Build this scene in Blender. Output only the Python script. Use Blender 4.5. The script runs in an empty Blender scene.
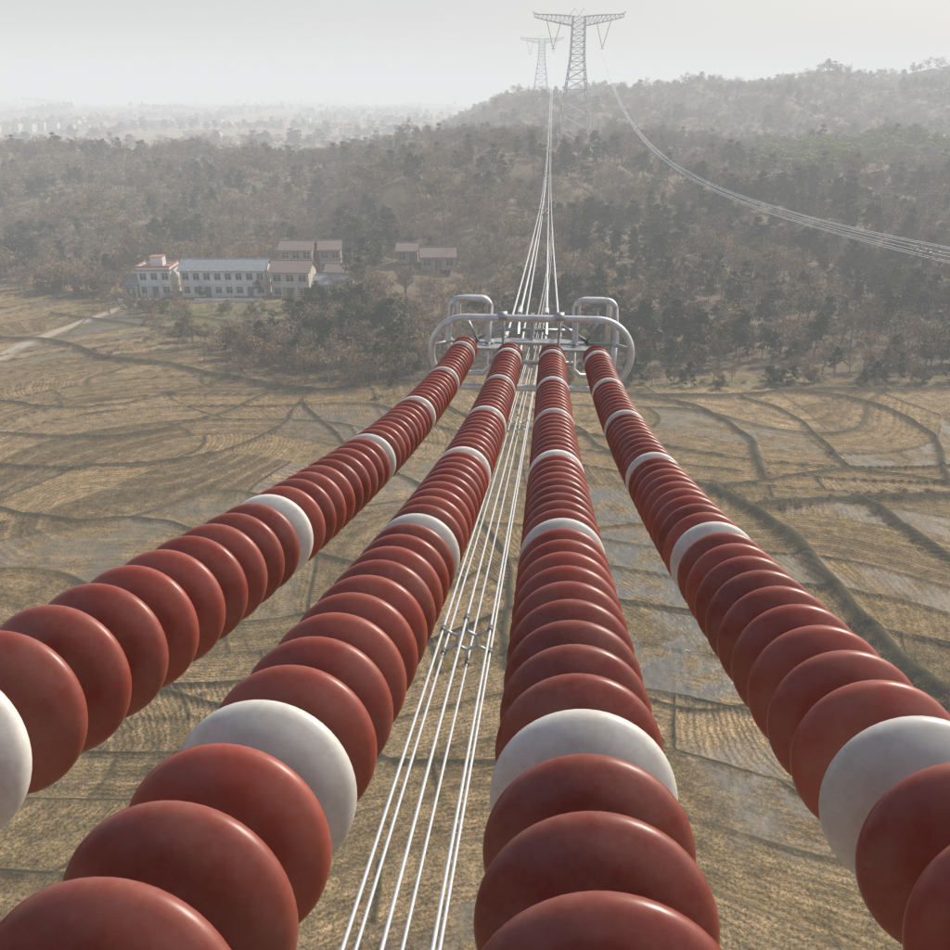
import bpy, math, random
import numpy as np
from mathutils import Vector, Matrix
rng = np.random.default_rng(7)
random.seed(7)
scene = bpy.context.scene
scene.view_settings.view_transform = 'Standard'
scene.view_settings.look = 'None'
scene.view_settings.exposure = 0
CAMZ = 45.0

# ------------------------------------------------------------ materials
def new_mat(name, col=(.5,.5,.5), rough=.6, metal=0.0, spec=.5):
    m = bpy.data.materials.new(name); m.use_nodes = True
    b = m.node_tree.nodes['Principled BSDF']
    b.inputs['Base Color'].default_value = (*col, 1)
    b.inputs['Roughness'].default_value = rough
    b.inputs['Metallic'].default_value = metal
    b.inputs['Specular IOR Level'].default_value = spec
    return m
def N(m, t, **kw):
    n = m.node_tree.nodes.new(t)
    for k, v in kw.items(): setattr(n, k, v)
    return n
def L(m, a, b): m.node_tree.links.new(a, b)
def mix(m, fac, a, b, mode='MIX'):
    n = N(m, 'ShaderNodeMix', data_type='RGBA', blend_type=mode)
    for s, v in ((n.inputs[0], fac), (n.inputs[6], a), (n.inputs[7], b)):
        if isinstance(v, (int, float)): s.default_value = v
        elif isinstance(v, tuple): s.default_value = (*v, 1) if len(v) == 3 else v
        else: L(m, v, s)
    return n.outputs[2]
def mth(m, op, a, b=0.0, clamp=False):
    n = N(m, 'ShaderNodeMath', operation=op, use_clamp=clamp)
    for s, v in ((n.inputs[0], a), (n.inputs[1], b)):
        if isinstance(v, (int, float)): s.default_value = v
        else: L(m, v, s)
    return n.outputs[0]
def noise(m, scale, detail=4, rough=.55, vec=None, dist=0):
    n = N(m, 'ShaderNodeTexNoise'); n.inputs['Scale'].default_value = scale
    n.inputs['Detail'].default_value = detail; n.inputs['Roughness'].default_value = rough
    n.inputs['Distortion'].default_value = dist
    if vec is None:
        g = N(m, 'ShaderNodeNewGeometry'); vec = g.outputs['Position']
    L(m, vec, n.inputs['Vector']); return n.outputs['Fac']
def ramp(m, fac, stops):
    n = N(m, 'ShaderNodeValToRGB'); e = n.color_ramp.elements
    while len(e) < len(stops): e.new(.5)
    for i, (p, c) in enumerate(stops):
        e[i].position = p; e[i].color = (*c, 1) if len(c) == 3 else c
    L(m, fac, n.inputs['Fac']); return n.outputs['Color']
def bsdf(m): return m.node_tree.nodes['Principled BSDF']
def bump(m, h, strength=.3, dist=.02):
    n = N(m, 'ShaderNodeBump'); n.inputs['Strength'].default_value = strength
    n.inputs['Distance'].default_value = dist
    L(m, h, n.inputs['Height']); L(m, n.outputs['Normal'], bsdf(m).inputs['Normal'])

def varied(name, c1, c2, scale, rough=.7, metal=0, det=3):
    m = new_mat(name, c1, rough, metal)
    f = ramp(m, noise(m, scale, det), [(.3, c1), (.7, c2)])
    L(m, f, bsdf(m).inputs['Base Color']); return m

# porcelain shed glaze (dusty)
def shed_mat(name, c, dust, amt):
    m = new_mat(name, c, .3)
    a = N(m, 'ShaderNodeAttribute', attribute_name='tint')
    base = mix(m, a.outputs['Fac'], tuple(x*.74 for x in c), tuple(min(1, x*1.2) for x in c))
    n1 = noise(m, 9, 5, .65); n2 = noise(m, 70, 3, .7)
    f = mth(m, 'ADD', mth(m,'MULTIPLY',n1,.7), mth(m,'MULTIPLY',n2,.35))
    f = mth(m, 'MULTIPLY', mth(m, 'SUBTRACT', f, .42, True), amt)
    L(m, mix(m, f, base, dust), bsdf(m).inputs['Base Color'])
    r = mth(m, 'ADD', mth(m, 'MULTIPLY', n1, .36), .18)
    L(m, r, bsdf(m).inputs['Roughness'])
    return m
m_red = shed_mat('porcelain_red', (.265,.053,.034), (.31,.155,.115), 1.6)
m_white = shed_mat('porcelain_white', (.76,.74,.68), (.38,.33,.27), 2.0)
m_galv = varied('galvanised_steel', (.36,.37,.38), (.50,.51,.52), 14, .45, .75)
m_alu = varied('aluminium_tube', (.50,.51,.52), (.68,.69,.70), 8, .45, .5)
m_cond = varied('conductor_strand', (.60,.61,.62), (.72,.73,.74), 20, .45, .6)
m_dark = varied('dark_fitting', (.10,.105,.11), (.18,.18,.18), 20, .5, .4)
m_lattice = new_mat('lattice_steel', (.42,.44,.45), .6, .2)

# ------------------------------------------------------------ mesh builder
class MB:
    def __init__(s): s.v=[]; s.f=[]; s.m=[]; s.n=0; s.t=[]
    def add(s, V, F, mat=0, tint=.5):
        V = np.asarray(V, float).reshape(-1,3); s.v.append(V)
        s.t.append(np.broadcast_to(tint,(len(V),)))
        s.f.extend([tuple(int(i)+s.n for i in f) for f in F]); s.m.extend([mat]*len(F)); s.n += len(V)
    def tube(s, pts, r, n=8, mat=0, cap=True, closed=False):
        P = np.asarray(pts, float); k = len(P)
        R = np.full(k, r) if np.isscalar(r) else np.asarray(r, float)
        T = np.zeros_like(P)
        if closed: T = np.roll(P,-1,0)-np.roll(P,1,0)
        else:
            T[1:-1] = P[2:]-P[:-2]; T[0]=P[1]-P[0]; T[-1]=P[-1]-P[-2]
        T /= np.linalg.norm(T,axis=1)[:,None]+1e-12
        ref = np.array([0,0,1.]) if abs(T[0][2])<.8 else np.array([1.,0,0])
        A = np.zeros_like(P); u = ref-T[0]*ref.dot(T[0]); u/=np.linalg.norm(u); A[0]=u
        for i in range(1,k):
            u = u-T[i]*u.dot(T[i]); u/=np.linalg.norm(u)+1e-12; A[i]=u
        B = np.cross(T,A)
        an = np.arange(n)*2*math.pi/n
        V = P[:,None,:]+R[:,None,None]*(np.cos(an)[None,:,None]*A[:,None,:]+np.sin(an)[None,:,None]*B[:,None,:])
        F=[]
        for i in range(k if closed else k-1):
            j=(i+1)%k
            for a in range(n):
                b=(a+1)%n; F.append((i*n+a,i*n+b,j*n+b,j*n+a))
        if cap and not closed:
            F.append(tuple(range(n-1,-1,-1))); F.append(tuple((k-1)*n+a for a in range(n)))
        s.add(V.reshape(-1,3),F,mat)
    def box(s, lo, hi, mat=0, M=None):
        x0,y0,z0=lo; x1,y1,z1=hi
        V=np.array([(x0,y0,z0),(x1,y0,z0),(x1,y1,z0),(x0,y1,z0),(x0,y0,z1),(x1,y0,z1),(x1,y1,z1),(x0,y1,z1)],float)
        if M is not None: V = V@np.array(M.to_3x3()).T+np.array(M.translation)
        s.add(V,[(3,2,1,0),(4,5,6,7),(0,1,5,4),(1,2,6,5),(2,3,7,6),(3,0,4,7)],mat)
    def obj(s, name, mats, smooth=False, parent=None):
        me=bpy.data.meshes.new(name); me.from_pydata(np.concatenate(s.v).tolist(),[],s.f)
        for m in mats: me.materials.append(m)
        me.polygons.foreach_set('material_index',np.array(s.m,dtype=np.int32))
        me.polygons.foreach_set('use_smooth',np.full(len(s.f),smooth))
        me.update()
        o=bpy.data.objects.new(name,me); scene.collection.objects.link(o)
        if parent: o.parent=parent
        return o
def empty(name, loc=(0,0,0), rz=0):
    e=bpy.data.objects.new(name,None); e.location=loc; e.rotation_euler=(0,0,rz)
    scene.collection.objects.link(e); return e
def sstep(x,a,b):
    t=np.clip((x-a)/(b-a),0,1); return t*t*(3-2*t)

# ------------------------------------------------------------ noise fns
_w=[(rng.uniform(0,2*math.pi),rng.uniform(0,6.28),rng.uniform(0,6.28)) for _ in range(40)]
def snoise(X,Y,wl,k=0,o=3):
    r=0; amp=1; tot=0
    for i in range(o):
        for j in range(4):
            a,p,q=_w[(k*7+i*4+j)%40]
            f=2*math.pi/wl*(1+.23*j)
            r=r+amp*np.sin((X*math.cos(a)+Y*math.sin(a))*f+p+1.3*np.sin((X*math.sin(a)-Y*math.cos(a))*f*.6+q))
        tot+=amp*4; wl*=.5; amp*=.5
    return r/tot*1.8

def yedge(u):
    return 215 + sstep(u,-.46,-.38)*14 - sstep(u,-.19,-.13)*88 + 3*np.sin(u*23)
def terrain(X,Y):
    X=np.asarray(X,float); Y=np.asarray(Y,float)
    Ys=np.maximum(Y,1.0); u=np.clip(X/Ys,-3,3)
    t=Y-yedge(u)
    w=sstep(u,-.10,.08)
    H1=17.0+4*sstep(u,-.2,-.05)+3*np.sin(u*9+1.0)
    rise=sstep(t,0,270)
    h=H1*rise*((1-w)*(1-sstep(Y,430,640))+w*(1-.35*sstep(Y,440,520)*(1-sstep(Y,560,700))))
    hf=15+21*sstep(u,.05,.42)-9*sstep(u,.47,.7)
    h=h+w*hf*sstep(Y,520,900)
    h=h*(1-sstep(Y,1150,1900))
    hm=sstep(t,10,120)*(1-sstep(Y,1300,2000))*np.maximum(w,1-sstep(Y,430,620))
    amp=1+.9*sstep(Y,500,800)
    h=h+hm*(5.2*snoise(X,Y,170,1)*amp+1.6*snoise(X,Y,50,2))
    pad=np.exp(-(((X-48)/26)**2+((Y-446)/30)**2)); h=h*(1-pad)+21.5*pad
    far=sstep(Y,1500,2400)*(1-sstep(Y,3200,4500))
    h=h+far*np.maximum(0,snoise(X,Y,1500,3,2))*26
    return h*np.where(Y<60,0,1)

# field banks in world metres (x, y) , width, height
BANKS=[([(26.7,130),(35.2,125.5),(38.5,115),(37.8,99)],.5,.5),
([(42.8,130),(48.6,119),(49.4,102)],.45,.45),
([(53,132.7),(63.6,126.5),(66.4,112.8),(59.4,97.7)],.5,.6),
([(30,96),(32.7,90.5),(34.5,82),(34.7,70.7),(36,62.6),(38.7,55.8),(45,48)],.95,.9),
([(46.9,93.2),(48.1,83),(49.9,75.5),(55,66)],.8,.8),
([(32.7,90.5),(46.9,93.2),(58.4,94.5),(75,92)],.7,.7),
([(12,100),(11.5,88),(10.5,74),(11,60),(14,50)],.3,.3),
([(24,96),(25,84),(26,72),(24.5,58),(23,50),(26,38),(27,28)],.3,.3),
([(11,58),(17,54),(24.5,55)],.28,.25),([(11.5,84),(18,86),(25,84)],.28,.25),
([(37,63),(30,58),(24,56)],.3,.25),
([(-85,106),(-63,104),(-49,101.5),(-36.9,105),(-29.3,112.8),(-27.5,130)],.42,.5),
([(-90,116),(-68.5,114.6),(-50.7,112.8),(-39.3,123),(-33.5,132.5)],.4,.45),
([(-95,130),(-75.5,128),(-60,124.5),(-48.5,132.5),(-40.6,140.8)],.4,.45),
([(-100,168),(-82.5,163.5),(-67.8,153),(-52.8,147),(-40,138),(-30,134),(-20,134)],.9,.7),
([(-75,93),(-56.5,90.5),(-47.6,87),(-37.7,87.8),(-20.6,78.5),(-8,76)],.35,.35),
([(-45,60),(-30,57),(-22.4,55.8),(-10,50),(0,48),(12,50)],.28,.3),
([(-28,130),(-19,112.8),(-12,102),(-.6,88),(4,76),(3,60)],.35,.35),
([(-79,196),(-60,182),(-39.7,176),(-30,190)],.6,.4),
([(-95,190),(-79,180),(-60,172),(-38,166),(-28,172)],.6,.5),
([(-70,200),(-66,184)],.5,.3),([(-52,200),(-50,180)],.5,.3),
([(18,133),(26.7,130),(42.8,130),(53,132.7),(80,134),(110,130)],.8,.6),
([(4,128),(15,118),(20,104),(24,96)],.4,.4),
([(20,104),(30,96),(37.8,99),(49.4,102),(59.4,97.7)],.45,.4)]
TRACK=[(-92,130),(-88,150),(-88,163.5),(-84.5,182),(-80,200)]
def polydist(X,Y,pts):
    P=np.array(pts,float)
    for _ in range(3):
        Q=[P[0]]
        for a,b in zip(P[:-1],P[1:]): Q+= [a*.75+b*.25,a*.25+b*.75]
        Q.append(P[-1]); P=np.array(Q)
    d=np.full(X.shape,1e9)
    for a,b in zip(P[:-1],P[1:]):
        ab=b-a; l=ab.dot(ab)+1e-9
        t=np.clip(((X-a[0])*ab[0]+(Y-a[1])*ab[1])/l,0,1)
        d=np.minimum(d,np.hypot(X-a[0]-t*ab[0],Y-a[1]-t*ab[1]))
    return d

def build_ground():
    th=np.concatenate([np.linspace(-44,44,640),np.linspace(44,316,56)[1:-1]])*math.pi/180
    r=np.concatenate([np.geomspace(5,28,12)[:-1],np.geomspace(28,260,600)[:-1],np.geomspace(260,1300,170)[:-1],np.geomspace(1300,40000,50)])
    nt,nr=len(th),len(r)
    TH,Rr=np.meshgrid(th,r); X=(Rr*np.sin(TH)).ravel(); Y=(Rr*np.cos(TH)).ravel()
    Z=terrain(X,Y)
    u=X/np.maximum(Y,1)
    field=(1-sstep(Y-yedge(u),-4,6))*(Rr.ravel()<320)
    sel=np.where((Rr.ravel()<330))[0]
    x,y=X[sel],Y[sel]
    xw=x+.7*snoise(x,y,26,4,2); yw=y+.7*snoise(x,y,26,5,2)
    bank=np.zeros(len(sel)); dz=np.zeros(len(sel)); near=np.full(len(sel),9e9)
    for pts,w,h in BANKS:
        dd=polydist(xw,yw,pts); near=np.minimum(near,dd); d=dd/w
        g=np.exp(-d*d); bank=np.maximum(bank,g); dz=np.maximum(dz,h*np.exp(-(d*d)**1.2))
    # terrace contours + occasional cross bunds
    LM=(y+17*snoise(x,y,150,6,2)+.0045*x*x); MM_=(x+12*snoise(x,y,110,8,2)+.2*y)
    Lc=LM/7.5; li=np.floor(Lc); Mc=MM_/28.0+li*.37+.3*np.sin(li*3.1)
    lh=np.sin(li*57.3)*.5+.5
    frl=np.abs(Lc-np.round(Lc))*7.5; keep=(np.sin(np.round(Lc)*91.7)>-.7)
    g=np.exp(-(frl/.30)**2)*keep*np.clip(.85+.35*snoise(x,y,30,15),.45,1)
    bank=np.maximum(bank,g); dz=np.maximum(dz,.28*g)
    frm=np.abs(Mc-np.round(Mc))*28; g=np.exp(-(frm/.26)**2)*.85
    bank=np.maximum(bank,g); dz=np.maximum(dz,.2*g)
    par=np.sin(li*127.1+np.round(Mc-.5)*311.7)*43758.5453; par=par-np.floor(par)
    lf=Lc-li; nh=np.sin((li+1)*57.3)*.5+.5
    dz+=.65*(lh+(nh-lh)*sstep(lf,.955,1.0))
    f=field[sel]
    dz+= .035*snoise(x,y,2.1,9,2)
    Z[sel]+=dz*f
    wet=sstep(near,.5,1.5)*(x>11)*(x<26)*(y>55)*(y<96)
    wet=np.maximum(wet,np.exp(-(((x+4)/7)**4+((y-97)/8)**4))*.8)
    wet=np.maximum(wet,np.exp(-(((x+20)/9)**4+((y-120)/7)**4))*.8)
    wet=np.maximum(wet,np.exp(-(((x-20)/4)**4+((y-46)/7)**4))*.7)
    wet=np.maximum(wet,.55*(np.sin(par*41.0)>.93))
    green=np.exp(-(((x+54)/30)**4+((y-186)/14)**4))
    green=np.maximum(green,.9*np.exp(-((y-138)/3.5)**2)*(x>10))
    tr=np.exp(-(polydist(x,y,TRACK)/1.5)**4)
    m1=np.zeros((len(X),4)); m2=np.zeros((len(X),4)); m3=np.zeros((len(X),4))
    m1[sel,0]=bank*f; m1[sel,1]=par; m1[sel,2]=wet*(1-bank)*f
    cross=(np.sin(par*77)>.35)
    m3[sel,0]=np.where(cross,MM_,LM)
    far=np.hypot(X,Y)>=320
    lc=np.floor((X+60*snoise(X,Y,900,2))/170); mc=np.floor((Y+60*snoise(X,Y,700,3))/120)
    ph=np.sin(lc*12.9+mc*78.2)*43758.5; m1[far,1]=(ph-np.floor(ph))[far]
    forest=np.where(Y>60,1-field,0)*np.where(Y>60,np.maximum(sstep(u,-.10,.08),1-sstep(Y,500,640)),0)*(1-sstep(Y,1600,2000))
    m2[:,0]=forest; m2[sel,1]=green*f; m2[sel,2]=tr*f
    m1[:,3]=1; m2[:,3]=1; m3[:,3]=1
    c=len(X); V=np.column_stack([X,Y,Z]); V=np.vstack([V,[[0,0,0]]])
    i=np.arange(nr-1)[:,None]; j=np.arange(nt)[None,:]; j2=(j+1)%nt
    F=np.stack([i*nt+j,(i+1)*nt+j,(i+1)*nt+j2,i*nt+j2],-1).reshape(-1,4)[:,::-1]
    tri=np.stack([np.full(nt,c),(np.arange(nt)+1)%nt,np.arange(nt)],-1)
    me=bpy.data.meshes.new('ground'); nv=len(V); nq=len(F); ntr=len(tri)
    me.vertices.add(nv); me.vertices.foreach_set('co',V.ravel())
    me.loops.add(nq*4+ntr*3); me.loops.foreach_set('vertex_index',np.concatenate([F.ravel(),tri.ravel()]).astype(np.int32))
    me.polygons.add(nq+ntr)
    me.polygons.foreach_set('loop_start',np.concatenate([np.arange(nq)*4,nq*4+np.arange(ntr)*3]).astype(np.int32))
    me.polygons.foreach_set('loop_total',np.concatenate([np.full(nq,4),np.full(ntr,3)]).astype(np.int32))
    me.update(calc_edges=True); me.validate()
    me.polygons.foreach_set('use_smooth',np.full(len(me.polygons),True))
    for nm,a in (('m1',m1),('m2',m2),('m3',m3)):
        at=me.attributes.new(nm,'FLOAT_COLOR','POINT')
        at.data.foreach_set('color',np.vstack([a,[[0,.5,0,1]]]).ravel().astype(np.float32))
    o=bpy.data.objects.new('ground',me); scene.collection.objects.link(o)
    m=new_mat('paddy_ground',(.2,.16,.1),.9,0,.2)
    g=N(m,'ShaderNodeNewGeometry'); pos=g.outputs['Position']
    def sep(nm):
        a=N(m,'ShaderNodeAttribute',attribute_name=nm); s=N(m,'ShaderNodeSeparateColor'); L(m,a.outputs['Color'],s.inputs[0]); return s.outputs
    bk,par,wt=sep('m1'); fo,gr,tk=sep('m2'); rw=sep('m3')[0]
    nL=noise(m,.06,4,.62,pos,.6); nM=noise(m,.7,5,.72,pos); nS=noise(m,5.0,4,.8,pos)
    base=ramp(m,par,[(0,(.145,.108,.055)),(.25,(.265,.20,.115)),(.45,(.175,.138,.07)),(.65,(.32,.25,.165)),(.85,(.205,.155,.09)),(1,(.13,.10,.058))])
    ph=mth(m,'ADD',rw,mth(m,'MULTIPLY',nM,1.6))
    r1=mth(m,'SINE',mth(m,'MULTIPLY',ph,8.5)); r1=mth(m,'ADD',mth(m,'MULTIPLY',r1,.5),.5)
    r2=mth(m,'SINE',mth(m,'MULTIPLY',ph,2.1)); r2=mth(m,'POWER',mth(m,'ADD',mth(m,'MULTIPLY',r2,.5),.5),5)
    rowamt=ramp(m,nL,[(.38,(.12,.12,.12)),(.62,(.62,.62,.62))])
    base=mix(m,mth(m,'MULTIPLY',r1,rowamt),base,(.075,.056,.028))
    base=mix(m,mth(m,'MULTIPLY',r2,.35),base,(.34,.27,.18))
    base=mix(m,.9,base,ramp(m,nL,[(.3,(.62,.62,.56)),(.7,(1.3,1.23,1.16))]),'MULTIPLY')
    base=mix(m,.9,base,ramp(m,nM,[(.34,(.5,.5,.44)),(.66,(1.42,1.36,1.28))]),'MULTIPLY')
    base=mix(m,1.0,base,ramp(m,nS,[(.38,(.40,.40,.36)),(.60,(1.5,1.45,1.36))]),'MULTIPLY')
    gm=mth(m,'MULTIPLY',gr,.6,True)
    base=mix(m,gm,base,mix(m,nM,(.08,.095,.04),(.16,.165,.08)))
    wcol=mix(m,nM,(.075,.07,.055),(.16,.145,.115))
    wf=mth(m,'MULTIPLY',wt,ramp(m,noise(m,.22,5,.68,pos),[(.40,(0,0,0)),(.56,(1,1,1))]),True)
    base=mix(m,wf,base,wcol)
    base=mix(m,tk,base,(.38,.33,.26))
    bcol=mix(m,nM,(.022,.020,.011),(.10,.085,.042))  # dark bund grass, with shade of the bund sides painted into the colour
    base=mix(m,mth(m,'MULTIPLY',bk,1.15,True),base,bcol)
    base=mix(m,fo,base,mix(m,nL,(.08,.06,.034),(.25,.19,.12)))
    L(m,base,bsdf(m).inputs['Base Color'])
    L(m,mth(m,'SUBTRACT',.92,mth(m,'MULTIPLY',wf,.66)),bsdf(m).inputs['Roughness'])
    L(m,mth(m,'ADD',.2,mth(m,'MULTIPLY',wf,.25)),bsdf(m).inputs['Specular IOR Level'])
    hh=mth(m,'ADD',mth(m,'MULTIPLY',nS,.8),mth(m,'MULTIPLY',r1,mth(m,'MULTIPLY',rowamt,.9)))
    hh=mth(m,'MULTIPLY',hh,mth(m,'SUBTRACT',1.0,mth(m,'MULTIPLY',wf,.9)))
    bump(m,hh,.8,.18)
    me.materials.append(m)
    return o
build_ground()

# ------------------------------------------------------------ insulator strings
STR=[(-1.02,.088,.10),(-.47,.088,.02),(.095,.084,0),(.69,.079,-.015)]   # x0, dx/dy, z offset
def spos(i,Y):
    x0,k,zo=STR[i]; return np.array([x0+k*Y,Y,CAMZ-.77+zo-.335*Y+.0119*Y*Y])
PROF=[(-.105,.002,2),(-.105,.036,2),(-.097,.043,2),(-.050,.046,2),(-.034,.05,2),(-.022,.058,0),(-.018,.075,0),(-.013,.095,0),(-.007,.115,0),(.000,.133,0),(.006,.1445,0),(.010,.152,0),(.014,.158,0),(.019,.1625,0),(.025,.165,0),(.032,.165,0),(.037,.162,0),(.039,.156,0),(.037,.149,0),(.030,.143,0),(.022,.137,0),(.028,.120,0),(.018,.110,0),(.025,.092,0),(.014,.08,0),(.016,.05,0),(.022,.028,2),(.03,.017,2),(.075,.016,2)]
def build_string(i):
    segs=56; an=np.arange(segs)*2*math.pi/segs
    pr=np.array([(a,r) for a,r,_ in PROF]); mi=[m for *_,m in PROF]; k=len(pr)
    FF=[];MM=[]
    for a in range(k-1):
        for s in range(segs):
            t=(s+1)%segs; FF.append((a*segs+s,a*segs+t,(a+1)*segs+t,(a+1)*segs+s)); MM.append(mi[a+1])
    FF=np.array(FF)[:, ::-1]; MM=np.array(MM)
    def step(Y,s):
        for _ in range(4): Y+=s/4/math.sqrt(1+STR[i][1]**2+(-.335+.0238*Y)**2)
        return Y
    lst=[(0,1.109)]; y=1.109; n=0
    while y<10.0: y=step(y,.1766); n+=1; lst.append((n,y))
    y=1.109; n=0
    while y>-1.2: y=step(y,-.1766); n-=1; lst.append((n,y))
    V=[];F=[];M=[];T=[]; off=0
    for n,y in lst:
        P=spos(i,y); t=np.array([STR[i][1],1,-.335+.0238*y]); t/=np.linalg.norm(t)
        t=t+rng.normal(0,.010,3); t/=np.linalg.norm(t)
        A=np.cross(t,[0,0,1.]); A/=np.linalg.norm(A); B=np.cross(t,A)
        R=pr[:,1][:,None,None]; ring=np.cos(an)[None,:,None]*A+np.sin(an)[None,:,None]*B
        v=P+pr[:,0][:,None,None]*t+R*ring
        V.append(v.reshape(-1,3)); F.append(FF+off); mm=MM.copy()
        if n%10==0: mm[mm==0]=1
        M.append(mm); T.append(np.full(k*segs,rng.random())); off+=k*segs
    me=bpy.data.meshes.new('insulator_string')
    me.from_pydata(np.concatenate(V).tolist(),[],np.concatenate(F).tolist())
    for m in (m_red,m_white,m_galv): me.materials.append(m)
    me.polygons.foreach_set('material_index',np.concatenate(M).astype(np.int32))
    me.polygons.foreach_set('use_smooth',np.full(len(me.polygons),True))
    at=me.attributes.new('tint','FLOAT','POINT'); at.data.foreach_set('value',np.concatenate(T).astype(np.float32))
    me.update()
    o=bpy.data.objects.new('insulator_string',me); scene.collection.objects.link(o)
for i in range(4): build_string(i)

# ------------------------------------------------------------ dead-end hardware
ends=[spos(i,10.2) for i in range(4)]
C0=(ends[0]+ends[3])/2; C0=np.array([C0[0]+.0,10.25,ends[2][2]+.02])
Dv=np.array([.085,1,-.10]); Dv/=np.linalg.norm(Dv)
Rv=np.array([1,-.085,0.]); Rv/=np.linalg.norm(Rv)
Nv=np.cross(Rv,Dv)
def W(r,d,n): return C0+r*Rv+d*Dv+n*Nv
yoke=empty('insulator_yoke_assembly')
b=MB()
for i in range(4):
    e=ends[i]; r=(e-C0).dot(Rv); n=(e-C0).dot(Nv)
    b.tube([spos(i,10.05),W(r,.25,n*.6)],.028,8)
    b.tube([W(r,.05,n),W(r,.17,n*.8)],.05,8)
def plate(pts,d0,th,mat=0):
    n=len(pts); V=[W(p[0],p[1],-th) for p in pts]+[W(p[0],p[1],th) for p in pts]
    b.add(V,[tuple(range(n-1,-1,-1)),tuple(range(n,2*n))]+[(k,(k+1)%n,n+(k+1)%n,n+k) for k in range(n)],mat)
rs=[(ends[i]-C0).dot(Rv) for i in range(4)]
for a,c in ((0,1),(2,3)):
    mid=(rs[a]+rs[c])/2
    plate([(rs[a]-.07,.2),(rs[c]+.07,.2),(rs[c]+.05,.34),(mid+.1,.56),(mid-.1,.56),(rs[a]-.05,.34)],0,.016)
    b.tube([W(mid,.5,0),W(mid,.74,0)],.045,8)
plate([(-.72,.68),(.72,.68),(.72,.8),(.42,1.02),(-.42,1.02),(-.72,.8)],0,.018)
hexr=.37
hx=[(hexr*math.cos(math.radians(a)),hexr*math.sin(math.radians(a))) for a in range(0,360,60)]
for r,n in hx:
    b.tube([W(r*1.02,.95,0 if abs(n)<.1 else n*.25),W(r,1.25,n)],.022,6)
    b.tube([W(r,1.2,n),W(r,1.75,n)],.034,8,1)
    b.tube([W(r,1.7,n),W(r,1.9,n)],.024,8,1)
for dd in (.9,1.0): b.tube([W(0,dd,-.36),W(0,dd,.36)],.03,6)
b.obj('yoke_plates',[m_galv,m_alu],False,yoke)
b=MB()
for sx in (-1,1):
    b.tube([W(sx*.7,.74,0),W(sx*1.05,.5,.05),W(sx*1.24,.15,.05)],.025,8)
    b.tube([W(sx*.7,.74,0),W(sx*.85,.6,.33)],.022,8)
    b.tube([W(sx*.35,.3,0),W(sx*.35,.12,.42)],.02,6)
    b.tube([W(sx*.35,.3,0),W(sx*.35,.12,-.42)],.02,6)
    b.tube([W(sx*.35-.05,.07,.44),W(sx*.35+.05,.07,.44)],.062,10)
    b.tube([W(sx*.35-.05,.17,-.44),W(sx*.35+.05,.17,-.44)],.062,10)
b.tube([W(-.72,.74,.04),W(-.3,.7,.30),W(.3,.7,.30),W(.72,.74,.04)],.022,8)
b.tube([W(-.55,.55,-.22),W(.55,.55,-.22)],.03,8)
b.tube([W(-.6,1.1,.12),W(.6,1.1,.12)],.026,8)
b.obj('bracing_rods',[m_galv],True,yoke)
def racetrack(w,h,rad,n=14):
    P=[]
    for cx,cy,a0 in ((w/2-rad,h/2-rad,0),(-w/2+rad,h/2-rad,90),(-w/2+rad,-h/2+rad,180),(w/2-rad,-h/2+rad,270)):
        for k in range(n+1):
            a=math.radians(a0+90*k/n); P.append((cx+rad*math.cos(a),cy+rad*math.sin(a)))
    return P
def arc(cx,cy,rad,a0,a1,n=10): return [(cx+rad*math.cos(math.radians(a0+(a1-a0)*k/n)),cy+rad*math.sin(math.radians(a0+(a1-a0)*k/n))) for k in range(n+1)]
ring=empty('grading_ring')
b=MB()
b.tube([W(p[0],.12-.12*p[1],p[1]-.03) for p in racetrack(2.5,.90,.44)],.044,12,0,closed=True)
b.obj('ring_tube',[m_alu],True,ring)
for sx in (-1,1):
    g=empty('corona_loop')
    b=MB()
    P=[(.56,.10,-.12)]+[(p[0],.55,p[1]) for p in arc(.68,.27,.12,180,90,6)]+[(p[0],.55,p[1]) for p in arc(.96,.27,.12,90,0,6)]+[(1.08,.10,-.12)]
    b.tube([W(sx*p[0],p[1]+.3,p[2]+.17) for p in P],.040,12)
    P2=[(.62,-.12)]+arc(.72,.20,.11,180,90)+arc(.93,.20,.11,90,0)+[(1.04,-.35)]
    b.tube([W(sx*p[0],1.4,p[1]+.2) for p in P2],.036,12)
    for xx in (.68,.96): b.tube([W(sx*xx,.85,.56),W(sx*xx,1.4,.51)],.026,8)
    b.tube([W(sx*.56,.85,.0),W(sx*.56,.9,-.36),W(sx*.66,.95,-.46),W(sx*1.0,.95,-.46),W(sx*1.1,.9,-.36),W(sx*1.1,.85,.04)],.036,10)
    b.obj('loop_tube',[m_alu],True,g)

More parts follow.
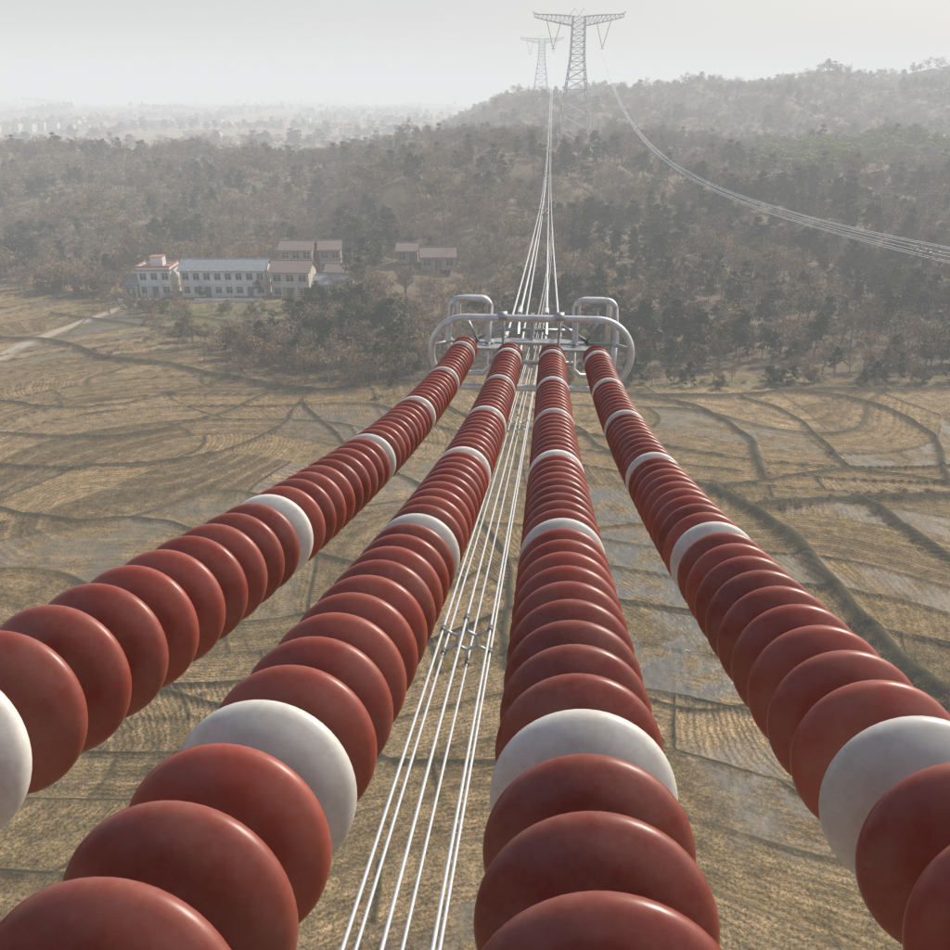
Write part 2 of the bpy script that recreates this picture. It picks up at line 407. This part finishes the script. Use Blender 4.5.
# ------------------------------------------------------------ conductors
def bundle(name, fn, y0, y1, rad, r0, r1, spacers, nseg=90, rot=0, power=2.2):
    par=empty(name); b=MB()
    ys=y0+(y1-y0)*np.linspace(0,1,nseg)**power
    offs=[(rad*math.cos(math.radians(a+rot)),rad*math.sin(math.radians(a+rot))) for a in range(0,360,60)]
    C=np.array([fn(y) for y in ys])
    rr=r0+(r1-r0)*np.clip((ys)/446,0,1)
    for k,(ox,oz) in enumerate(offs):
        s=.03*np.sin(ys*.13+k)
        b.tube(C+np.column_stack([np.full(nseg,ox),np.zeros(nseg),oz+s*(ys>12)]),rr,6)
    b.obj('subconductors',[m_cond],True,par)
    if spacers:
        b=MB()
        for y in spacers:
            c=np.array(fn(y)); t=np.array(fn(y+.1))-c; t/=np.linalg.norm(t); sc=1 if y<60 else 1.6
            P=[c+np.array([ox*.42,0,oz*.42]) for ox,oz in offs]
            b.tube(P,.024*sc,8,0,closed=True)
            for k,(ox,oz) in enumerate(offs):
                o=np.array([ox,0,oz]); b.tube([c+o*.42,c+o*.97],[.022*sc,.018*sc],6)
                b.tube([c+o-t*.06,c+o+t*.06],.034*sc,8,1)
        b.obj('spacers',[m_galv,m_dark],True,par)
def low(y): return (-.92+.092*y, y, CAMZ-4.5-.2*y+.00032*y*y)
def up(y):
    s=y-12.1; p=W(0,1.9,0); return (p[0]+(36.6-p[0])*s/433.9, y, p[2]+(CAMZ+20-p[2]-.00034*433.9**2)*s/433.9+.00034*s*s)
def rgt(y): return (59.6+(y-446)*.079, y, CAMZ-3.93-.113*y+.000374*y*y)
bundle('conductor_bundle',low,-3,446,.34,.016,.035,[8.9,24,60,105,160,220,290],110,30)
bundle('conductor_bundle',up,W(0,1.85,0)[1],446,.37,.017,.05,[55,110,170,240,320],110,0)
bundle('conductor_bundle',rgt,8,446,.42,.024,.05,[54,56,115,180,250,330],90,0)

# ------------------------------------------------------------ transmission towers
def tower(x,y,zb,H,s=1.0):
    par=empty('transmission_tower',(x,y,zb)); b=MB()
    half=lambda z: (8.2-5.0*min(z/(H*.70),1)-.4*max(0,(z-H*.70)/(H*.30)))*s
    zs=[0]+list(np.cumsum([9.5,8,7,6,5.2,4.6,4,3.6,3.2,3,3,3,3,3]))
    zs=[z*H/zs[-1] for z in zs]
    def corners(z):
        h=half(z); return [np.array(p) for p in ((-h,-h,z),(h,-h,z),(h,h,z),(-h,h,z))]
    for a,c in zip(zs[:-1],zs[1:]):
        A,C=corners(a),corners(c)
        for k in range(4):
            k2=(k+1)%4
            b.tube([A[k],C[k]],.27*s,4); b.tube([A[k],C[k2]],.11*s,4); b.tube([A[k2],C[k]],.11*s,4); b.tube([C[k],C[k2]],.10*s,4)
    b.obj('tower_body',[m_lattice],False,par)
    b=MB(); zt=H; half_arm=20.8*s; hb=half(H*.95)
    for sx in (-1,1):
        n=9; pt=[];pb=[]
        for k in range(n+1):
            t=k/n; X=sx*(hb+(half_arm-hb)*t); wd=hb*(1-t)+.25*t
            zb_=zt-3.6*(1-t)**.9*s - .2; zt_=zt+1.0*math.sin(min(t*2,1)*1.57)*s*.4+t*.6
            pb.append([np.array((X,-wd,zb_)),np.array((X,wd,zb_))]); pt.append([np.array((X,-wd,zt_)),np.array((X,wd,zt_))])
        for k in range(n):
            for q in (0,1):
                b.tube([pb[k][q],pb[k+1][q]],.17*s,4); b.tube([pt[k][q],pt[k+1][q]],.17*s,4)
                b.tube([pb[k][q],pt[k+1][q]],.09*s,4); b.tube([pb[k+1][q],pt[k+1][q]],.09*s,4)
            b.tube([pt[k][0],pt[k+1][1]],.08*s,4); b.tube([pb[k][0],pb[k+1][1]],.08*s,4); b.tube([pb[k][0],pb[k][1]],.08*s,4)
        b.tube([pt[n-1][0],(sx*(half_arm+.8*s),0,zt+2.0*s)],.12*s,4); b.tube([pt[n][0],(sx*(half_arm+.8*s),0,zt+2.0*s)],.1*s,4)
        b.tube([(sx*4.5*s,0,zt+.4),(sx*2*s,0,zt+3.4*s)],.1*s,4); b.tube([(0,0,zt+.3),(sx*2*s,0,zt+3.4*s)],.1*s,4)
    b.obj('crossarm',[m_lattice],False,par)
    b=MB()
    for sx in (-1,1):
        cx=sx*11.5*s
        for ax in (cx-3.4*s,cx+3.4*s):
            b.tube([(ax,0,zt-1.6*s),(cx,0,zt-13.2*s)],.15*s,6)
        b.tube([(cx-.7*s,0,zt-13.4*s),(cx+.7*s,0,zt-13.4*s)],.2*s,6)
    b.obj('suspension_insulators',[m_red],False,par)
zt0=float(terrain(48.2,446)); tower(48.2,446,zt0-.5,CAMZ+33.6-zt0)
zt1=float(terrain(62,880)); tower(62,880,zt1-.5,54,.95)

# ------------------------------------------------------------ houses
m_wall=varied('white_render',(.50,.50,.49),(.70,.69,.66),.5,.85)
m_wallb=varied('cream_render',(.44,.39,.31),(.56,.51,.42),.7,.85)
m_wallp=varied('brick_wall',(.27,.21,.18),(.36,.29,.25),1.2,.9)
m_roofg=varied('grey_roof',(.15,.17,.19),(.25,.27,.29),1.5,.8)
m_roofr=varied('red_roof_tile',(.28,.12,.08),(.34,.17,.12),2,.8)
m_roofb=varied('brown_roof_tile',(.14,.105,.09),(.21,.16,.135),2,.85)
m_glass=new_mat('window_glass',(.03,.04,.05),.12)
m_trim=varied('painted_trim',(.5,.53,.56),(.6,.62,.64),2,.6)
m_conc=varied('concrete_yard',(.30,.29,.27),(.40,.39,.36),.5,.9)
def house(name,x,y,w,d,st,rz,wall,roof,kind,nw,balcony=False,z=None,doors=1):
    if z is None: z=float(terrain(x,y))
    p=empty(name,(x,y,z-.15),rz); sh=3.2; H=st*sh+.15; t=.24; f=-d/2
    b=MB()
    cw=w/nw; ww=min(1.9,cw*.58)
    doorc={nw//2} if doors==1 else {nw//4,nw//2+nw//4}
    for s in range(st):
        z0=s*sh+.15
        lo=z0 if s else 0
        for c in range(nw):
            x0=-w/2+c*cw; xa=x0+(cw-ww)/2; xb=xa+ww
            isd=(s==0 and c in doorc)
            b.box((x0,f,lo),(xa,f+t,z0+2.45)); b.box((xb,f,lo),(x0+cw,f+t,z0+2.45))
            if not isd: b.box((xa,f,lo),(xb,f+t,z0+.9))
        b.box((-w/2,f,z0+2.45),(w/2,f+t,z0+sh))
    b.box((-w/2,d/2-t,0),(w/2,d/2,H))
    b.box((-w/2,f+t,0),(-w/2+t,d/2-t,H)); b.box((w/2-t,f+t,0),(w/2,d/2-t,H))
    if kind=='gable':
        rh=min(2.4,d*.24)
        for sx in (-1,1):
            xx=sx*(w/2-.12)
            V=[(xx-.11,f+.05,H),(xx-.11,-f-.05,H),(xx-.11,0,H+rh),(xx+.11,f+.05,H),(xx+.11,-f-.05,H),(xx+.11,0,H+rh)]
            b.add(V,[(0,1,2),(5,4,3),(0,3,4,1),(1,4,5,2),(2,5,3,0)])
    b.obj('walls',[wall],False,p)
    b=MB(); b.box((-w/2+.3,f+.14,.1),(w/2-.3,-f-.35,H-.2)); b.obj('window_glass',[m_glass],False,p)
    b=MB()
    for s in range(st):
        z0=s*sh+.15
        for c in range(nw):
            if s==0 and c in doorc:continue
            xc=-w/2+(c+.5)*cw
            b.box((xc-.04,f+.06,z0+.92),(xc+.04,f+.12,z0+2.43)); b.box((xc-ww/2-.1,f-.08,z0+.8),(xc+ww/2+.1,f-.005,z0+.9))
            b.box((xc-ww/2,f+.06,z0+1.95),(xc-.045,f+.12,z0+2.02)); b.box((xc+.045,f+.06,z0+1.95),(xc+ww/2,f+.12,z0+2.02))
        if s: b.box((-w/2-.06,f-.1,z0-.22),(w/2+.06,f-.004,z0+.02))
    b.obj('window_frames',[m_trim],False,p)
    b=MB()
    for c in doorc:
        xc=-w/2+(c+.5)*cw; b.box((xc-ww/2+.02,f+.07,0.05),(xc+ww/2-.02,f+.12,2.55))
    b.obj('door',[m_roofb],False,p)
    b=MB()
    if kind=='gable':
        o=.5; k=(rh)/(d/2); th=.16
        for sy in (-1,1):
            e=sy*(d/2+o)
            V=[(-w/2-o,e,H-k*o),(w/2+o,e,H-k*o),(w/2+o,0,H+rh+.02),(-w/2-o,0,H+rh+.02)]
            V+=[(a,bb,c+th) for a,bb,c in V]
            b.add(V,[(3,2,1,0),(4,5,6,7),(0,1,5,4),(1,2,6,5),(2,3,7,6),(3,0,4,7)])
        b.box((-w/2-o,-.14,H+rh+.1),(w/2+o,.14,H+rh+.3))
    else:
        b.box((-w/2-.35,f-.45,H),(w/2+.35,-f+.35,H+.18))
        b.box((-w/2-.2,f-.3,H+.7),(w/2+.2,f-.05,H+1.05)); b.box((-w/2-.2,-f,H+.7),(w/2+.2,-f+.2,H+1.05))
        b.box((-w/2-.2,f-.05,H+.7),(-w/2,-f,H+1.05)); b.box((w/2,f-.05,H+.7),(w/2+.2,-f,H+1.05))
        b2=MB()
        b2.box((-w/2-.12,f-.25,H+.18),(w/2+.12,f-.05,H+.7)); b2.box((-w/2-.12,-f,H+.18),(w/2+.12,-f+.15,H+.7))
        b2.box((-w/2-.12,f-.05,H+.18),(-w/2,-f,H+.7)); b2.box((w/2,f-.05,H+.18),(w/2+.12,-f,H+.7))
        b2.box((-w*.24,-f-3.2,H+.18),(w*.14,-f-.3,H+2.3)); b2.obj('parapet_walls',[wall],False,p)
        b.box((-w*.26,-f-3.4,H+2.3),(w*.16,-f-.1,H+2.42))
    b.obj('roof',[roof],False,p)
    if balcony:
        b=MB(); zb=sh+.15; bw=w*.42
        b.box((-bw/2,f-1.4,zb-.12),(bw/2,f-.11,zb+.03)); 
        for q in np.linspace(-bw/2+.05,bw/2-.05,12): b.box((q-.03,f-1.36,zb+.03),(q+.03,f-1.3,zb+.95))
        b.box((-bw/2,f-1.4,zb+.95),(bw/2,f-1.26,zb+1.03))
        for q in (-bw/2+.15,bw/2-.15): b.box((q-.14,f-1.35,0),(q+.14,f-1.07,zb-.12))
        b.obj('balcony',[m_trim],False,p)
    return p
house('white_farmhouse',-77.8,211,7.8,8,2,.05,m_wall,m_roofr,'flat',3,True)
house('long_white_house',-61,211,20.6,8,2,.0,m_wall,m_roofg,'gable',8,False,doors=2)
house('cream_farmhouse',-44.2,209,9.2,8,2,-.05,m_wallb,m_roofb,'gable',3,True)
house('farm_shed',-36,210,5.6,6,1,-.1,m_wall,m_roofg,'gable',3)
house('farm_shed',-31.5,207,3.4,4,1,-.3,m_wall,m_roofg,'gable',2)
house('farm_shed',-83.5,208,2.8,4,1,.1,m_wall,m_roofg,'gable',2)
house('brick_farmhouse',-46.5,228,8.2,7,2,0,m_wallp,m_roofb,'gable',3,z=2.0)
house('brick_farmhouse',-38.5,231,5.5,7,2,.1,m_wallp,m_roofb,'gable',2,z=1.6)
house('farmhouse_annex',-35,222,6,6,1,-.1,m_wallp,m_roofb,'gable',3)
house('brick_farmhouse',-9.5,223,8.5,7,1,.05,m_wallp,m_roofb,'gable',3)
house('brick_farmhouse',-17.5,226,5,6,1,.0,m_wallp,m_roofb,'gable',2)
b=MB(); b.box((-82,200,-.2),(-33,206,.12)); b.obj('concrete_yard_pavement',[m_conc],False)
b=MB(); b.box((-66,199.4,-.1),(-50,199.6,1.2)); b.box((-84,199.4,-.1),(-72,199.6,1.1)); b.obj('yard_wall',[m_wall],False)
for k in range(34):
    yy=rng.uniform(950,1900); uu=rng.uniform(-.62,-.12)
    if k<14: yy=1150+k*9; uu=-.60+.014*k
    house('village_building',uu*yy,yy,rng.uniform(14,30),10,int(rng.integers(2,4)),rng.uniform(-.3,.3),m_wall,[m_roofg,m_roofr,m_roofb][k%3],'gable' if k%2 else 'flat',5)

# ------------------------------------------------------------ trees
def foliage_mat(name,stops):
    m=new_mat(name,(.1,.1,.05),.85,0,.1)
    oi=N(m,'ShaderNodeObjectInfo')
    base=ramp(m,oi.outputs['Random'],stops)
    a=N(m,'ShaderNodeAttribute',attribute_name='tint')
    base=mix(m,1.0,base,ramp(m,a.outputs['Fac'],[(0,(.45,.45,.45)),(1,(1.6,1.55,1.45))]),'MULTIPLY')
    L(m,base,bsdf(m).inputs['Base Color']); return m
m_bark=new_mat('tree_bark',(.20,.165,.125),.9,0,.1)
m_twig=foliage_mat('bare_twigs',[(0,(.14,.10,.068)),(.5,(.22,.165,.11)),(.8,(.28,.22,.15)),(1,(.30,.19,.105))])
m_pine=foliage_mat('pine_needles',[(0,(.028,.044,.020)),(.5,(.048,.068,.028)),(1,(.075,.090,.038))])
m_olive=foliage_mat('olive_foliage',[(0,(.09,.088,.038)),(.5,(.135,.12,.052)),(1,(.19,.145,.065))])
m_lime=foliage_mat('bamboo_foliage',[(0,(.20,.24,.08)),(1,(.29,.32,.12))])
tcoll=bpy.data.collections.new('tree_kinds')
def quads(C,size,elong,rg):
    n=len(C); d=rg.normal(size=(n,3)); d/=np.linalg.norm(d,axis=1)[:,None]
    e=rg.normal(size=(n,3)); e=np.cross(d,e); e/=np.linalg.norm(e,axis=1)[:,None]
    s=size*rg.uniform(.6,1.4,n)[:,None]; a=d*s*elong; c=e*s
    V=np.stack([C-a-c*.6,C+a*.2-c,C+a+c*.3,C-a*.1+c],1).reshape(-1,3)
    F=np.arange(n*4).reshape(-1,4)
    return V,F
def tree_mesh(kind,seed):
    rg=np.random.default_rng(seed); b=MB(); H=7.0
    if kind=='bare':
        H=rg.uniform(6.5,9); b.tube([(0,0,-.3),(.1,0,H*.3),(.0,.15,H*.62),(.1,.1,H*.95)],[.16,.12,.07,.02],5,0)
        tips=[]; ti=[]
        for k in range(11):
            z=H*rg.uniform(.22,.75); a=k*2.4+rg.uniform(-.3,.3); l=H*rg.uniform(.2,.36)*(1.15-z/H*.6)
            p0=np.array([0.05,.05,z]); p2=p0+np.array([math.cos(a)*l,math.sin(a)*l,l*rg.uniform(.6,1.1)]); pm=(p0+p2)/2+np.array([math.cos(a)*.15,math.sin(a)*.15,-.1])
            b.tube([p0,pm,p2],[.07,.045,.018],3,0,cap=False)
            for j in range(5):
                t=rg.uniform(.3,1); q=p0+(p2-p0)*t; v=rg.normal(size=3); v[2]=abs(v[2])+.4; v*=.9/np.linalg.norm(v)*rg.uniform(.6,1.3)
                b.tube([q,q+v],[.028,.010],3,0,cap=False); tt=rg.random()
                for _ in range(9): tips.append(q+v*rg.uniform(.3,1.3)+rg.normal(0,.28,3)); ti.append(tt)
        V,F=quads(np.array(tips),.045,8,rg); b.add(V,F,1,np.repeat(ti,4))
        mats=[m_bark,m_twig]
    else:
        if kind=='pine': H=rg.uniform(6,8.5)
        elif kind=='olive': H=rg.uniform(5,6.5)
        elif kind=='lime': H=rg.uniform(5.5,7.5)
        else: H=2.0
        if kind!='shrub':
            b.tube([(0,0,-.3),(.08,0,H*.5),(0,.1,H*.92)],[.15,.1,.03],5,0)
        cl=[]
        nc=20 if kind!='shrub' else 9
        for k in range(nc):
            if kind=='pine':
                t=rg.uniform(.22,1)**.8; R=H*.30*(1-t)**.65+.15
            elif kind=='shrub': t=rg.uniform(.1,.8); R=1.0
            else: t=rg.uniform(.25,.95); R=H*.33*math.sin(min(1,(t-.12)*1.12)*math.pi)**.6
            a=rg.uniform(0,6.28); rr=R*rg.uniform(.45,1.0)
            c=np.array([rr*math.cos(a),rr*math.sin(a),H*t]); cl.append(c)
            if kind!='shrub': b.tube([(0,0,max(.3,c[2]-.7)),c],[.035,.012],3,0,cap=False)
        P=[];T=[]
        for c in cl:
            s=(.42 if kind=='pine' else .55)*rg.uniform(.7,1.25)
            P.append(c+rg.normal(size=(26,3))*np.array([s,s,s*.55])); T.append(np.full(26*4,rg.random()))
        V,F=quads(np.concatenate(P),.17 if kind!='shrub' else .09,1.7,rg); b.add(V,F,1,np.concatenate(T))
        mats=[m_bark,{'pine':m_pine,'olive':m_olive,'lime':m_lime,'shrub':m_twig}[kind]]
    me=bpy.data.meshes.new(kind+'_tree'); me.from_pydata(np.concatenate(b.v).tolist(),[],b.f)
    for m in mats: me.materials.append(m)
    me.polygons.foreach_set('material_index',np.array(b.m,dtype=np.int32))
    at=me.attributes.new('tint','FLOAT','POINT'); at.data.foreach_set('value',np.concatenate(b.t).astype(np.float32)); me.update()
    return me
kinds=['bare','bare','bare','bare','pine','pine','pine','olive','olive','lime','shrub','shrub']
meshes=[]
for k,kd in enumerate(kinds):
    me=tree_mesh(kd,100+k); meshes.append(me)
    o=bpy.data.objects.new('kind_%02d_%s'%(k,kd),me); tcoll.objects.link(o)
def scatter(name,P,S,I):
    n=len(P); me=bpy.data.meshes.new(name); me.vertices.add(n); me.vertices.foreach_set('co',np.asarray(P,float).ravel())
    a=me.attributes.new('sc','FLOAT_VECTOR','POINT'); a.data.foreach_set('vector',np.asarray(S,np.float32).ravel())
    a=me.attributes.new('ki','INT','POINT'); a.data.foreach_set('value',np.asarray(I,np.int32))
    a=me.attributes.new('ro','FLOAT_VECTOR','POINT'); R=np.zeros((n,3),np.float32); R[:,2]=rng.uniform(0,6.28,n); R[:,:2]=rng.normal(0,.05,(n,2)); a.data.foreach_set('vector',R.ravel())
    me.update(); o=bpy.data.objects.new(name,me); scene.collection.objects.link(o)
    ng=bpy.data.node_groups.new(name+'_gn','GeometryNodeTree')
    ng.interface.new_socket('Geometry',in_out='INPUT',socket_type='NodeSocketGeometry')
    ng.interface.new_socket('Geometry',in_out='OUTPUT',socket_type='NodeSocketGeometry')
    nd=ng.nodes; gi=nd.new('NodeGroupInput'); go=nd.new('NodeGroupOutput'); ip=nd.new('GeometryNodeInstanceOnPoints')
    ci=nd.new('GeometryNodeCollectionInfo'); ci.inputs['Collection'].default_value=tcoll; ci.inputs['Separate Children'].default_value=True; ci.inputs['Reset Children'].default_value=True
    def na(nm,ty):
        q=nd.new('GeometryNodeInputNamedAttribute'); q.data_type=ty; q.inputs['Name'].default_value=nm; return q.outputs['Attribute']
    lk=ng.links.new
    lk(gi.outputs[0],ip.inputs['Points']); lk(ci.outputs[0],ip.inputs['Instance']); ip.inputs['Pick Instance'].default_value=True
    lk(na('ki','INT'),ip.inputs['Instance Index']); lk(na('ro','FLOAT_VECTOR'),ip.inputs['Rotation']); lk(na('sc','FLOAT_VECTOR'),ip.inputs['Scale'])
    lk(ip.outputs[0],go.inputs[0])
    md=o.modifiers.new('scatter','NODES'); md.node_group=ng
    return o
def jgrid(x0,x1,y0,y1,s):
    xs=np.arange(x0,x1,s); ys=np.arange(y0,y1,s); X,Y=np.meshgrid(xs,ys); X=X.ravel(); Y=Y.ravel()
    return X+rng.uniform(-.48,.48,len(X))*s, Y+rng.uniform(-.48,.48,len(X))*s
def forest_pts(y0,y1,s,base):
    X,Y=jgrid(-1.0*y1,1.0*y1,y0,y1,s)
    u=X/Y; k=(np.abs(u)<.75)&(Y>yedge(u)+2)
    w=sstep(u,-.10,.08)
    k&=(w>.3)|(Y<600)
    k&=~((X>-86)&(X<-29)&(Y<222)); k&=~((X>-52)&(X<-28)&(Y<236)&(Y>215)); k&=~((X>-24)&(X<-3)&(Y>204)&(Y<232))
    row=(np.abs(X-48-(Y-446)*.1)<(16))&(Y>350)&(Y<470); k&=~(row&(rng.random(len(X))<.93))
    gap=snoise(X,Y,75,7)+.4*snoise(X,Y,22,9)
    k&=(gap<.42)|(rng.random(len(X))<.3)
    k&=rng.random(len(X))>.05
    X,Y=X[k],Y[k]; n=len(X); Z=terrain(X,Y); u=X/Y
    r=rng.random(n); nz=snoise(X,Y,85,11)*.55+.40+rng.normal(0,.14,n)+.22*sstep(u,.0,.25)*(Y<330)+.2*(np.abs(u+.12)<.05)*(Y<190)
    I=np.where(nz<.62,rng.integers(0,4,n),np.where(nz<.95,rng.integers(4,7,n),rng.integers(7,9,n)))
    I=np.where((nz<.62)&(r<.12),rng.integers(7,9,n),I)
    lime=(u>.27+.05*np.sin(Y*.05))&(Y>350+25*np.sin(u*30))&(Y<455)&(r<.85); I=np.where(lime,9,I)
    sc=base*rng.uniform(.5,1.2,n)*(1+.25*snoise(X,Y,60,12))
    S=np.column_stack([sc*rng.uniform(.9,1.25,n),sc*rng.uniform(.9,1.25,n),sc])
    return np.column_stack([X,Y,Z-.1]),S,I
A=forest_pts(135,300,3.6,.88); Bf=forest_pts(300,480,4.8,.98); Cf=forest_pts(480,1150,7.6,1.05)
Cf[1][:,:2]*=1.3
P,S,I=[np.concatenate(q) for q in zip(A,Bf,Cf)]
scatter('forest',P,S,I)
X,Y=jgrid(-2600,800,640,3600,20); u=X/Y
k=(np.abs(u)<.8)&(sstep(u,-.1,.08)<.4)&(snoise(X,Y,420,13,3)+.25*snoise(X,Y,90,14)>.28)
X,Y=X[k],Y[k]; n=len(X); sc=rng.uniform(1.2,2.0,n)
scatter('distant_woodland',np.column_stack([X,Y,terrain(X,Y)-.2]),np.column_stack([sc*1.6,sc*1.6,sc]),rng.integers(2,9,n))
def belt(pts,dens,w,s0,s1,kinds_):
    P=np.array(pts,float); out=[]
    for a,c in zip(P[:-1],P[1:]):
        l=np.linalg.norm(c-a); n=max(1,int(l*dens)); t=rng.random(n)[:,None]
        out.append(a+(c-a)*t+rng.normal(0,w,(n,2)))
    O=np.concatenate(out); n=len(O); sc=rng.uniform(s0,s1,n)
    return np.column_stack([O,terrain(O[:,0],O[:,1])+0.15]),np.column_stack([sc,sc,sc]),rng.choice(kinds_,n)
bl=[belt([(-90,205),(-80,197),(-72,188),(-60,170),(-45,158),(-36,146)],1.0,3.0,.3,.65,[0,1,2,3,7,10,11]),
    belt([(-46,160),(-34,150),(-24,146),(-16,142)],4,4.5,.45,.9,[0,1,2,3,3,10,4]),
    belt([(-34,170),(-26,160),(-18,150)],4,5,.55,.95,[4,5,6,7,0,1]),
    belt([(-30,190),(-22,175)],3,4,.6,1.0,[4,5,0,1,8]),
    belt([(-110,212),(-90,208)],2.5,3,.6,1.,[0,1,2,3,7]),
    belt([(-82,198),(-66,190),(-50,186),(-34,196)],.6,1.2,.3,.6,[0,7,10,11]),
    belt([(5,136),(30,137),(80,137),(120,134)],1.3,1.4,.3,.6,[7,10,11,0,4]),
    belt([(30,96),(32.7,90.5),(34.5,82),(34.7,70.7),(36,62.6),(38.7,55.8),(45,48)],5,.75,.15,.42,[10,11]),
    belt([(46.9,93.2),(48.1,83),(49.9,75.5),(55,66)],4,.5,.15,.38,[10,11]),
    belt([(32.7,90.5),(46.9,93.2),(58.4,94.5),(75,92)],3,.5,.15,.4,[10,11]),
    belt([(-82.5,163.5),(-67.8,153),(-52.8,147),(-40,138)],2,.6,.15,.45,[10,11])]
for pts,wd,h in BANKS[:3]+BANKS[6:18]:
    bl.append(belt(pts,.9,.3,.06,.2,[10,11]))
P,S,I=[np.concatenate(q) for q in zip(*bl)]
scatter('hedgerow_shrubs',P,S,I)
for (x,y,k,s) in [(-70.5,203,0,.7),(-66,205,7,.5),(-52,204,4,.6),(-49.6,202,1,.75),(-38,204,5,.6),(-33,203,2,.9),(-84,204,3,.95),(-72,200,8,.5),(-57,200,10,.8),(-31,212,6,1.0)]:
    o=bpy.data.objects.new(['bare_tree','evergreen_tree','broadleaf_tree','shrub'][0 if k<4 else 1 if k<7 else 2 if k<10 else 3],meshes[k])
    o.location=(x,y,float(terrain(x,y))-.05); o.scale=(s,s,s); o.rotation_euler=(0,0,x); scene.collection.objects.link(o)

# ------------------------------------------------------------ haze, sky, sun, camera
b=MB(); b.box((-9000,-3000,-6),(9000,12000,190)); hz=b.obj('haze',[],False)
m=bpy.data.materials.new('haze_volume'); m.use_nodes=True; nt=m.node_tree; nt.nodes.clear()
out=nt.nodes.new('ShaderNodeOutputMaterial')
va=nt.nodes.new('ShaderNodeVolumeAbsorption'); va.inputs['Color'].default_value=(0,0,0,1); va.inputs['Density'].default_value=.00085
em=nt.nodes.new('ShaderNodeEmission'); em.inputs['Color'].default_value=(.985,.992,1,1); em.inputs['Strength'].default_value=.00085*.82  # emission added so the haze glows in place of scattered light
ad=nt.nodes.new('ShaderNodeAddShader'); nt.links.new(va.outputs[0],ad.inputs[0]); nt.links.new(em.outputs[0],ad.inputs[1])
nt.links.new(ad.outputs[0],out.inputs['Volume']); hz.data.materials.append(m)

AZ,EL=math.radians(55),math.radians(42)
w=bpy.data.worlds.new('World'); scene.world=w; w.use_nodes=True
sk=w.node_tree.nodes.new('ShaderNodeTexSky'); sk.sky_type='NISHITA'; sk.sun_disc=False
sk.sun_elevation=EL; sk.sun_rotation=AZ; sk.air_density=1.0; sk.dust_density=4.0; sk.altitude=50
bg=w.node_tree.nodes['Background']; bg.inputs['Strength'].default_value=.13
w.node_tree.links.new(sk.outputs[0],bg.inputs['Color'])
sd=bpy.data.lights.new('sun','SUN'); sd.energy=4.7; sd.angle=math.radians(2.5); sd.color=(1,.93,.82)
so=bpy.data.objects.new('sun',sd); scene.collection.objects.link(so)
s=Vector((math.sin(AZ)*math.cos(EL),math.cos(AZ)*math.cos(EL),math.sin(EL)))
so.rotation_euler=s.to_track_quat('Z','Y').to_euler(); so.location=(20,20,120)
cd=bpy.data.cameras.new('camera'); cd.sensor_width=36; cd.lens=850/950*36; cd.clip_start=.05; cd.clip_end=60000
co=bpy.data.objects.new('camera',cd); co.location=(0,0,CAMZ); co.rotation_euler=(math.radians(90-24.1),0,0)
scene.collection.objects.link(co); scene.camera=co
